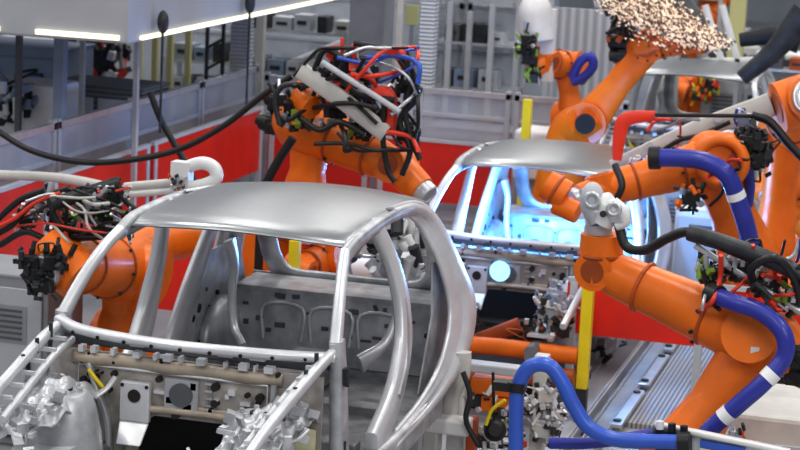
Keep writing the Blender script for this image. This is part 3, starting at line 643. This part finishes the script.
# overhead enclosure
t = thing('overhead_enclosure', (-5.4, 9, 2.54), 'grey overhead enclosure at top left with a bright lit lower edge', 'enclosure')
MB().box((-5.4, 9.3, 3.45), (5.0, 6.6, 1.8)).build('housing', 'encl', t, .02)
MB().box((-2.885, 9.4, 2.585), (.03, 6.3, .035)).build('side_light', 'light', t)
for xx, L_ in ((-3.35, .75), (-4.25, .38)): MB().box((xx, 5.985, 2.60), (L_, .03, .04)).build('front_light', 'light', t)
for px, py in ((163, 22), (250, 3)):
    c = at(px, py, X=-2.82); MB().ball(c, (.05, .05, .10)).cyl(c, (c.x, c.y, 1.75), .012, n=8).build('sensor_rod', 'dark', t)
# lattice truss near the perforated post
t = thing('cable_ladder', at(212, 80, Y=12.9), 'dark upright ladder frame left of the perforated pale post', 'ladder')
a, b = at(206, 80, Y=12.9), at(222, 80, Y=12.9)
for q in (a, b): MB().box((q.x, 12.9, 1.25), (.035, .04, 2.5)).build('stile', 'dark', t)
for k in range(9): MB().cyl((a.x, 12.9, .3+.25*k), (b.x, 12.9, .42+.25*k), .016, n=8).build('rung', 'dark', t)
# ------------------------------------------------------------------ cabinets and machines
def cabinet(x, y, w, d, h, m, label, seed=0, style=0, z0=0, name='control_cabinet', cat='cabinet', group='cabinets in the hall'):
    rr = random.Random(seed); t = thing(name, (x, y, z0), label, cat, group)
    MB().box((x, y, z0+h/2+.04), (w, d, h-.08)).box((x, y, z0+.03), (w*.96, d*.9, .06)).box((x, y, z0+h-.01), (w*1.03, d*1.03, .03)).build('housing', m, t, .012)
    yf = y-d/2; n = max(1, round(w/.6))
    for k in range(n):
        cx = x-w/2+w*(k+.5)/n; dw = w/n*.9
        dr = MB().box((cx, yf-.012, z0+h*.5), (dw, .02, h*.86)).build('door', 'lgrey' if m != 'lgrey' and style != 2 else m, t, .006)
        MB().cyl((cx+dw*.38, yf-.05, z0+h*.5-.07), (cx+dw*.38, yf-.05, z0+h*.5+.07), .012, n=8).box((cx+dw*.38, yf-.035, z0+h*.5), (.02, .04, .1)).build('handle', 'black', dr)
        if style == 0:
            MB().box((cx, yf-.026, z0+h*.80), (dw*.6, .012, h*.13)).build('window', 'dgrey', dr)
        elif style == 1:
            mb = MB().box((cx, yf-.02, z0+h*.72), (dw*.7, .012, h*.22)).use('dgrey')
            for j in range(6): mb.box((cx, yf-.028, z0+h*(.64+.032*j)), (dw*.6, .012, h*.012))
            mb.build('vent_grille', 'grey', dr)
        else:
            MB().box((cx-dw*.15, yf-.03, z0+h*.78), (dw*.35, .02, h*.12)).use('blue').box((cx-dw*.15, yf-.042, z0+h*.78), (dw*.28, .006, h*.09)).build('screen', 'black', dr)
    return t
cl = [  # px, py(base ref), Y, w, d, h, mat, label, style
 (470, 30, 16.6, 1.3, .6, 2.5, 'grey', 'tall grey cabinet behind the wide clear fence panel', 1),
 (520, 30, 17.4, .9, .6, 2.6, 'blueg', 'tall blue grey cabinet left of the white hood', 0),
 (430, 30, 17.2, .8, .6, 2.6, 'lgrey', 'tall light cabinet between the columns', 2),
 (325, 60, 17.2, 1.2, .7, 1.5, 'grey', 'low grey cabinet left of the thick grey column', 0),
 (282, 60, 17.0, 1.1, .7, 1.7, 'lgrey', 'light cabinet right of the perforated pale post', 1),
 (215, 60, 17.5, 1.5, .7, 1.9, 'blueg', 'blue grey cabinet behind the dark upright ladder frame', 0),
 (165, 60, 16.8, 1.5, .7, 1.6, 'lgrey', 'light cabinet behind the pale yellow posts', 2),
 (110, 60, 20.0, 2.2, .8, 1.4, 'grey', 'grey cabinet far under the overhead enclosure', 0),
 (60, 60, 17.0, 1.6, .8, 1.3, 'lgrey', 'light cabinet far under the enclosure near the blue grey post', 0),
 (15, 90, 12.0, 1.6, .8, 1.8, 'blueg', 'blue grey cabinet at the far left edge', 2),
 (300, 20, 24.0, 3.2, 1, 1.6, 'grey', 'wide far grey cabinet row over the central robot', 1),
 (385, 20, 26.0, 2.6, 1, 2.4, 'lgrey', 'far light cabinet behind the thick grey column', 0),
 (640, 40, 23.0, 1.4, .8, 2.6, 'blueg', 'blue grey cabinet behind the sparks', 1),
 (700, 75, 21.8, 1.3, .8, 1.7, 'grey', 'grey cabinet behind the farthest body', 0),
 (760, 50, 17.0, 1.3, .8, 1.6, 'lgrey', 'light cabinet at the top right behind the black arm', 1),
 (830, 80, 15.5, .9, .7, 1.6, 'lgrey', 'light cabinet at the right edge above the tall robot', 0),
 (770, 100, 18.5, 1.4, .7, 1.3, 'blueg', 'blue grey cabinet right of the farthest body', 2),
 (662, 200, 10.4, 1.0, .4, 1.2, 'lgrey', 'light cabinet right of the blue lit body', 1),
 (712, 210, 9.35, .6, .6, 1.1, 'white', 'white cabinet behind the arm of the middle right robot', 0),
 (480, 120, 14.0, 1.1, .6, 1.0, 'grey', 'low grey cabinet behind the lower rail of the wide clear fence', 0),
 (362, 125, 14.3, 1.3, .6, 1.1, 'lgrey', 'low light cabinet hidden behind the central robot tooling', 1),
]
for k, (px, py, Y, w_, d_, h_, m_, lb, stl) in enumerate(cl):
    cabinet(at(px, py, Y=Y).x, Y, w_, d_, h_, m_, lb, k, stl)
p = at(110, 98, Y=9.6); cabinet(p.x, 9.6, 1.0, .7, at(110, 82, Y=9.6).z, 'louvre', 'dark louvred cabinet under the overhead enclosure', 40, 3 if False else 1)
p = at(15, 290, Y=3.0); cabinet(p.x-.1, 3.2, .8, .6, at(15, 272, Y=3.0).z, 'grey', 'grey cabinet at the left edge below the black tool', 41, 1)
# corrugated roller screen behind the leaning robot
t = thing('roller_screen', at(582, 90, Y=13.6), 'large pale corrugated screen behind the leaning far robot', 'screen')
a, b = at(548, 60, Y=13.6), at(622, 60, Y=13.6)
MB().box(((a.x+b.x)/2, 13.6, 1.25), (b.x-a.x, .06, 2.5)).build('curtain', 'corr', t)
for q in (a, b): MB().box((q.x, 13.57, 1.3), (.06, .1, 2.6)).build('guide', 'lgrey', t)
# white covers, machine housings
def housing(c, size, m, label, name='machine_housing', rot=0., seed=0, group=None):
    c = V(c); t = thing(name, (c.x, c.y, 0), label, 'machine', group); R = Matrix.Rotation(rot, 3, 'Z')
    MB().box((c.x, c.y, c.z), size, R).build('cover', m, t, .03)
    h0 = c.z-size[2]/2
    if h0 > .05: MB().box((c.x, c.y, h0/2), (size[0]*.55, size[1]*.55, h0), R).box((c.x, c.y, .02), (size[0]*.8, size[1]*.8, .04), R).build('pedestal', 'grey', t, .01)
    f = V((0, -size[1]/2-.01, 0)); f.rotate(R)
    MB().box(c+f+V((0, 0, size[2]*.1)), (size[0]*.5, .02, size[2]*.4), R).build('inspection_panel', 'dgrey' if seed % 2 else 'lgrey', t, .004)
    return t
housing(at(548, 132, Y=10.9)-V((.0, 0, .22)), (.6, .5, .5), 'white', 'white sloping machine cover at the foot of the far orange robots', seed=1)
housing(at(770, 425, Y=3.2)+V((.35, 0, -.25)), (1.1, .9, .85), 'offw', 'white machine housing at the bottom right corner', seed=0)
housing(at(800, 375, Y=4.4)+V((.12, 0, 0)), (.6, .6, .25), 'black', 'black machine block above the white housing at the right edge', seed=1)
housing(at(728, 62, Y=18.9), (.8, .5, .5), 'offw', 'pale machine block right of the farthest body roof', seed=1, rot=.3)
housing(at(790, 66, Y=16.4), (.75, .5, .35), 'white', 'white machine block at upper right under the black arm', seed=1, rot=-.3)
housing(at(20, 105, Y=8.6), (1.0, .6, .5), 'white', 'white machine with dark fittings at the left edge behind the fence', seed=1)
knot(thing('tool_rack', at(12, 100, Y=8.2), 'dark tooling hanging in front of the white machine at the left edge', 'tooling'), at(12, 104, Y=8.2), 22, .26, 201, ['dark', 'black', 'blueg', 'white'], 'tooling', 'dark')
vs = thing('valve_station', (at(95, 65, Y=12.8).x, 12.8, 0), 'cluttered dark valve station under the enclosure', 'machine'); MB().box((at(95, 60, Y=12.8).x, 12.8, .35), (.3, .3, .7)).build('stand', 'grey', vs)
knot(vs, at(95, 60, Y=12.8), 26, .4, 202, ['dark', 'black', 'blueg', 'white', 'redp'], 'valves', 'dark')
t = thing('black_gantry_arm', at(740, 60, Y=12), 'thick black arm slanting down at the top right', 'arm')
MB().band(PX([(806, 12), (775, 50), (742, 78)], 12), [.30, .22, .16], .12, (0, 1, 0)).build('arm', 'dark', t)
MB().band(PX([(740, 40), (775, 36), (800, 44)], 12.2), [.14, .2, .2], .12, (0, 1, 0)).build('cross_arm', 'black', t)
for k in range(0): cab(t, [(745+10*k, -5), (742+8*k, 20), (750+10*k, 45), (748, 74)], .03, 'black', 11.9)
t = thing('slanted_bars', at(660, 60, Y=14.5), 'white slanted frame bars beside the farthest body', 'frame')
for L in (((705, 5), (722, 62)), ((722, 5), (738, 62)), ((700, 62), (760, 60))): MB().band(PX(list(L), 14.5), .08, .06, (0, 1, 0), smoothp=False).build('bar', 'white', t)
# pale conveyor beam and left cables
solo(MB().band([at(-20, 174, Y=4.4), at(60, 178, Y=4.3), at(120, 190, Y=4.2)], .07, .06, (0, 1, 0)), 'guide_rail', 'offw', 'long pale rail crossing in front of the red barrier at left', 'rail')
solo(MB().tube(PX([(-10, 126), (30, 150), (80, 162), (130, 160), (180, 149), (225, 125), (262, 96), (292, 76)], 4.6), .024, 10, 8), 'sagging_cable', 'black', 'black cable sagging from the left edge up to the central robot', 'cable')
solo(MB().tube(PX([(150, 92), (160, 118), (172, 140), (188, 168), (205, 210), (225, 290), (240, 345)], 6.6), .03, 8, 6), 'slanting_rod', 'black', 'black rod slanting down over the red barrier at left', 'rod')
solo(MB().tube(PX([(293, 138), (280, 158), (268, 180), (262, 200), (256, 320)], 4.5), .035, 8, 6), 'support_strut', 'black', 'black strut slanting left of the central robot', 'rod')
solo(MB().cyl((at(300, 60, Y=14.8).x, 14.8, 0), at(300, 60, Y=14.8), .03).tube(PX([(280, 68), (310, 56), (345, 42)], 14.8), .05, 8, 6), 'steam_pipe', 'lgrey', 'pale pipe rising behind the central robot tooling', 'pipe')
# ------------------------------------------------------------------ floor fittings beside the line
solo(MB().box((1.92, 8.0, .02), (.72, 5.4, .04)), 'floor_grating', 'grating', 'ribbed pale floor grating beside the line under the lower right robot', 'grating')
def floor_rail(x, w, h, m, label): return solo(MB().box((x, 7.6, h/2), (w, 7.4, h)).box((x-w*.4, 7.6, h+.01), (.02, 7.4, .03)).box((x+w*.4, 7.6, h+.01), (.02, 7.4, .03)), 'conveyor_track', m, label, 'track', .006, 'conveyor tracks')
floor_rail(1.42, .16, .06, 'grey', 'narrow grey conveyor track on the floor beside the grating')
floor_rail(1.18, .22, .09, 'lgrey', 'pale conveyor track on the floor below the yellow post')
fl = ['grey floor plate nearest the camera beside the grating', 'grey floor plate midway along the grating', 'grey floor plate farthest along the grating']
for k in range(3):
    t = thing('floor_plate', (1.62, 5.6+1.3*k, 0), fl[k], 'plate', 'floor plates')
    MB().box((1.52, 5.6+1.3*k, .07), (.10, 1.1, .03)).box((1.52, 5.6+1.3*k, .03), (.06, .9, .06)).build('plate', 'alu', t, .004)
    for q in (-.45, .45): MB().cyl((1.52, 5.6+1.3*k+q, .08), (1.52, 5.6+1.3*k+q, .10), .03, n=8).build('bolt', 'dark', t)
# lift table under the middle body
t = thing('lift_table', (.42, 6.3, 0), 'dark lift table under the blue lit body with an orange cross beam', 'lift')
MB().box((.45, 7.2, .06), (1.3, 3.2, .12)).build('base', 'lgrey', t, .02)
MB().box((.42, 5.75, .17), (.9, .9, .34)).build('machinery', 'hole', t, .02)  # near-black block of machinery, also darkens the space under the body
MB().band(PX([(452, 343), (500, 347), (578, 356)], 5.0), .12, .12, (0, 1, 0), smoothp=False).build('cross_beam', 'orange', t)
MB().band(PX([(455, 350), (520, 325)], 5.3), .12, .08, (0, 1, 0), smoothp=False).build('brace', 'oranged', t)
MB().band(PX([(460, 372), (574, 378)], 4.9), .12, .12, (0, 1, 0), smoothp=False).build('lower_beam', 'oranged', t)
for k, (x, y) in enumerate(((468, 318), (548, 312), (535, 332), (560, 330))): knot(t, at(x, y, Y=5.2), 10, .13, 220+k, ['dark', 'hole', 'oranged', 'alu'] if k != 1 else ['alu', 'white', 'dark', 'blueg'], 'actuator', 'dark' if k != 1 else 'lgrey')
# clamping fixture beside the foreground body
fx = thing('clamping_fixture', (1.15, 2.6, 0), 'white and orange clamping fixture with a black knob right of the foreground body', 'fixture')
MB().box(at(458, 405, Y=2.6), (.11, .11, .62)).box((at(458, 405, Y=2.6).x, 2.6, .2), (.14, .14, .4)).build('column', 'white', fx, .012)
MB().band(PX([(463, 352), (462, 375), (452, 395), (450, 418)], 2.5), .10, .09, (0, 1, 0)).build('clamp_arm', 'offw', fx)
MB().box(at(445, 424, Y=2.4), (.34, .16, .10)).build('clamp_head', 'white', fx, .015)
MB().box(at(432, 446, Y=2.4), (.10, .14, .22)).build('foot_block', 'offw', fx, .012)
MB().box(at(492, 368, Y=2.6), (.36, .12, .06)).build('top_plate', 'lgrey', fx, .01)
MB().box(at(494, 385, Y=2.65), (.28, .16, .11)).box(at(496, 402, Y=2.65), (.18, .16, .10)).build('orange_block', 'orange', fx, .01)
MB().box(at(472, 436, Y=2.5), (.06, .1, .25)).build('side_bracket', 'oranged', fx, .008)
MB().ball(at(495, 430, Y=2.4), (.075, .06, .075)).cyl(at(495, 430, Y=2.35), at(495, 430, Y=2.3), .04).cyl(at(493, 372, Y=2.35), at(494, 424, Y=2.4), .010, n=8).build('knob', 'black', fx)
for k, (x, y, s, mm) in enumerate(((478, 400, .10, 'dark'), (505, 412, .10, 'green'), (484, 440, .12, 'white'), (512, 440, .10, 'redp'), (545, 395, .11, 'offw'), (545, 430, .12, 'offw'), (528, 405, .10, 'white'), (558, 415, .08, 'lgrey'))):
    knot(fx, at(x, y, Y=2.6), 11, s, 240+k, ['alu', mm, 'dark', 'lgrey', 'white'], 'clamp_unit', 'offw' if k > 3 else 'dark')
MB().box(at(541, 380, Y=2.7), (.09, .1, .34)).box((at(541, 380, Y=2.7).x, 2.7, .35), (.09, .1, .7)).build('rear_column', 'offw', fx, .01)
MB().box((1.2, 2.65, .05), (1.0, .5, .10)).build('base_plate', 'dgrey', fx, .01)
cab(fx, [(463, 372), (470, 395), (466, 420), (478, 445)], .018, 'dark', 2.3); cab(fx, [(505, 400), (492, 410), (486, 425)], .012, 'yellow', 2.3)
# blue hose in front
solo(MB().tube(PX([(516, 470), (516, 420), (518, 388), (530, 367), (549, 366), (562, 382), (574, 406), (590, 428), (620, 440), (682, 442)], 1.0), .043, 14, 8).use('black').cyl(at(516, 390, Y=1.0), at(517, 382, Y=1.0), .055, n=16).box(at(510, 386, Y=1.0), (.18, .09, .05)).cyl(at(678, 442, Y=1), at(690, 442, Y=1), .058, n=16), 'coolant_hose', 'blue', 'bright blue hose arching up at bottom centre and running right', 'hose')
solo(MB().tube(PX([(550, 443), (590, 443), (635, 437), (660, 432)], 1.2), .035, 12, 6).use('dark').cyl(at(655, 433, Y=1.2), at(665, 431, Y=1.2), .045), 'coolant_hose', 'violet', 'dark violet hose lying behind the bright blue hose at the bottom', 'hose')
t = thing('valve_manifold', at(715, 450, Y=1.0), 'white framed valve manifold with blue bands at the bottom right', 'manifold')
a, b = at(655, 424, Y=1.1), at(790, 452, Y=1.1)
MB().band([a, b], .03, .05, (0, 1, 0), smoothp=False).build('top_rail', 'white', t)
MB().prism(PX([(692, 434), (780, 452), (780, 480), (692, 480)], 1.12), (0, .12, 0)).use('blue').prism(PX([(700, 440), (745, 448), (745, 455), (700, 447)], 1.10), (0, .01, 0)).use('white').prism(PX([(700, 448), (770, 461), (770, 466), (700, 453)], 1.10), (0, .01, 0)).build('body', 'alu', t)
MB().prism(PX([(655, 428), (690, 434), (690, 460), (655, 460)], 1.05), (0, .12, 0)).build('end_block', 'black', t, .01)
for k, x in enumerate((660, 672, 684)): MB().cyl(at(x, 428+(x-655)*.2, Y=1.05), at(x, 420+(x-655)*.2, Y=1.05), .022, n=10).build('fitting', 'black' if k else 'white', t)
knot(t, at(735, 438, Y=1.4), 10, .07, 260, ['redp', 'alu', 'dark'], 'fitting_cluster', 'grey')
MB().box((at(715, 470, Y=1.18).x, 1.18, .5), (.1, .1, 1.0)).build('stand', 'grey', t)
# silver crumpled fixture piece seen through the rear door
knot(thing('dressing_unit', (at(404, 262, Y=3.45).x, 3.9, 0), 'crumpled bright silver unit seen through the rear door opening of the foreground body', 'machine'), at(404, 255, Y=3.45), 44, .25, 300, ['white', 'white', 'bodyl', 'dark', 'alu'], 'unit', 'white')
MB().box((at(404, 262, Y=3.45).x, 3.9, .85), (.14, .14, 1.7)).box((at(404, 262, Y=3.45).x, 3.7, 1.62), (.12, .5, .12)).build('stand', 'grey', bpy.data.objects['dressing_unit'])
solo(MB().cyl(at(300, 265, Y=6.0)+V((.3, 0, 0)), at(400, 272, Y=6.0), .10), 'transfer_roller', 'white', 'white horizontal roller seen through the windshield of the foreground body', 'roller')

# equipment racks in the hall behind the fences
def rack(px, Y, w, h, label, seed, n=4):
    rr = random.Random(seed); c = at(px, 60, Y=Y); x = c.x; t = thing('equipment_rack', (x, Y, 0), label, 'rack', 'equipment racks')
    for sx in (-1, 1):
        for sy in (-1, 1): MB().box((x+sx*w/2, Y+sy*.25, h/2), (.05, .05, h)).build('upright', 'lgrey', t)
    for k in range(n):
        z = .25+(h-.3)*k/(n-1); sh = MB().box((x, Y, z), (w, .52, .03)).build('shelf', 'alu', t); q = -w/2+.1
        while q < w/2-.15:
            ww = rr.uniform(.1, .28); hh = rr.uniform(.1, .24)
            MB().box((x+q+ww/2, Y-.08, z+.015+hh/2), (ww, .3, hh)).use('dark').box((x+q+ww/2, Y-.235, z+hh*.6), (ww*.6, .01, hh*.25)).build('module', rr.choice(['dark', 'grey', 'blueg', 'offw', 'dgrey', 'lgrey', 'oranged']), sh, .006); q += ww+rr.uniform(.02, .12)
rack(300, 14.2, 1.3, 2.0, 'equipment rack right of the perforated pale post', 1)
rack(350, 15.9, 1.2, 2.2, 'equipment rack behind the thick grey column', 2)
rack(480, 14.9, 1.0, 2.5, 'equipment rack behind the thin posts left of the white hood', 3, 5)
rack(50, 14.0, 1.3, 1.3, 'equipment rack under the enclosure near the left edge', 4, 3)
rack(790, 16.0, 1.2, 1.8, 'equipment rack at the upper right behind the black arm', 5)
rack(664, 18.9, 1.5, 2.4, 'equipment rack behind the spark shower', 6, 5)
rack(210, 14.6, 1.0, 1.5, 'equipment rack behind the dark upright ladder frame', 7)

for k, (x, y, lb) in enumerate(((1.0, 5.9, 'small cluttered floor actuator just behind the bright yellow post'), (1.02, 6.8, 'small cluttered floor actuator below the right side of the blue lit body'))):
    t = thing('floor_actuator', (x, y, 0), lb, 'actuator', 'floor actuators')
    knot(t, (x, y, .16), 9, .2, 400+k, ['alu', 'grey', 'lgrey', 'dark', 'offw'], 'actuator', 'grey'); MB().box((x, y, .03), (.36, .36, .06)).build('base_plate', 'grey', t, .01)

# ------------------------------------------------------------------ light
w = bpy.data.worlds.new('world'); sc.world = w; w.use_nodes = True
bg = w.node_tree.nodes['Background']; bg.inputs[0].default_value = (.80, .88, 1.0, 1); bg.inputs[1].default_value = .30
def area(name, loc, rot, sx, sy, e, c=(1, 1, 1)):
    l = bpy.data.lights.new(name, 'AREA'); l.shape = 'RECTANGLE'; l.size = sx; l.size_y = sy; l.energy = e; l.color = c
    o = bpy.data.objects.new(name, l); col.objects.link(o); o.location = loc; o.rotation_euler = rot; return o
for i in range(4):
    for j in range(5):
        area('hall_light', (-9+5.5*i, -6+8*j, 9), (0, 0, 0), .7, 3.4, 170, (1, .97, .92))
area('side_light', (9, -8, 7), (math.radians(50), 0, math.radians(45)), 4, 3, 260, (1, .95, .88))
def point(name, loc, e, c, r=.08):
    l = bpy.data.lights.new(name, 'POINT'); l.energy = e; l.color = c; l.shadow_soft_size = r
    o = bpy.data.objects.new(name, l); col.objects.link(o); o.location = loc; return o
point('weld_light', (.0, 7.7, 1.15), 120, (.10, .36, 1), .12)
point('weld_light', (.75, 7.6, 1.2), 80, (.16, .45, 1), .12)
c = at(455, 195, Y=5.9); point('weld_light', c, 14, (.16, .36, 1), .05)
c = at(640, 215, Y=7.0); point('weld_light', c, 40, (.2, .5, 1), .05)
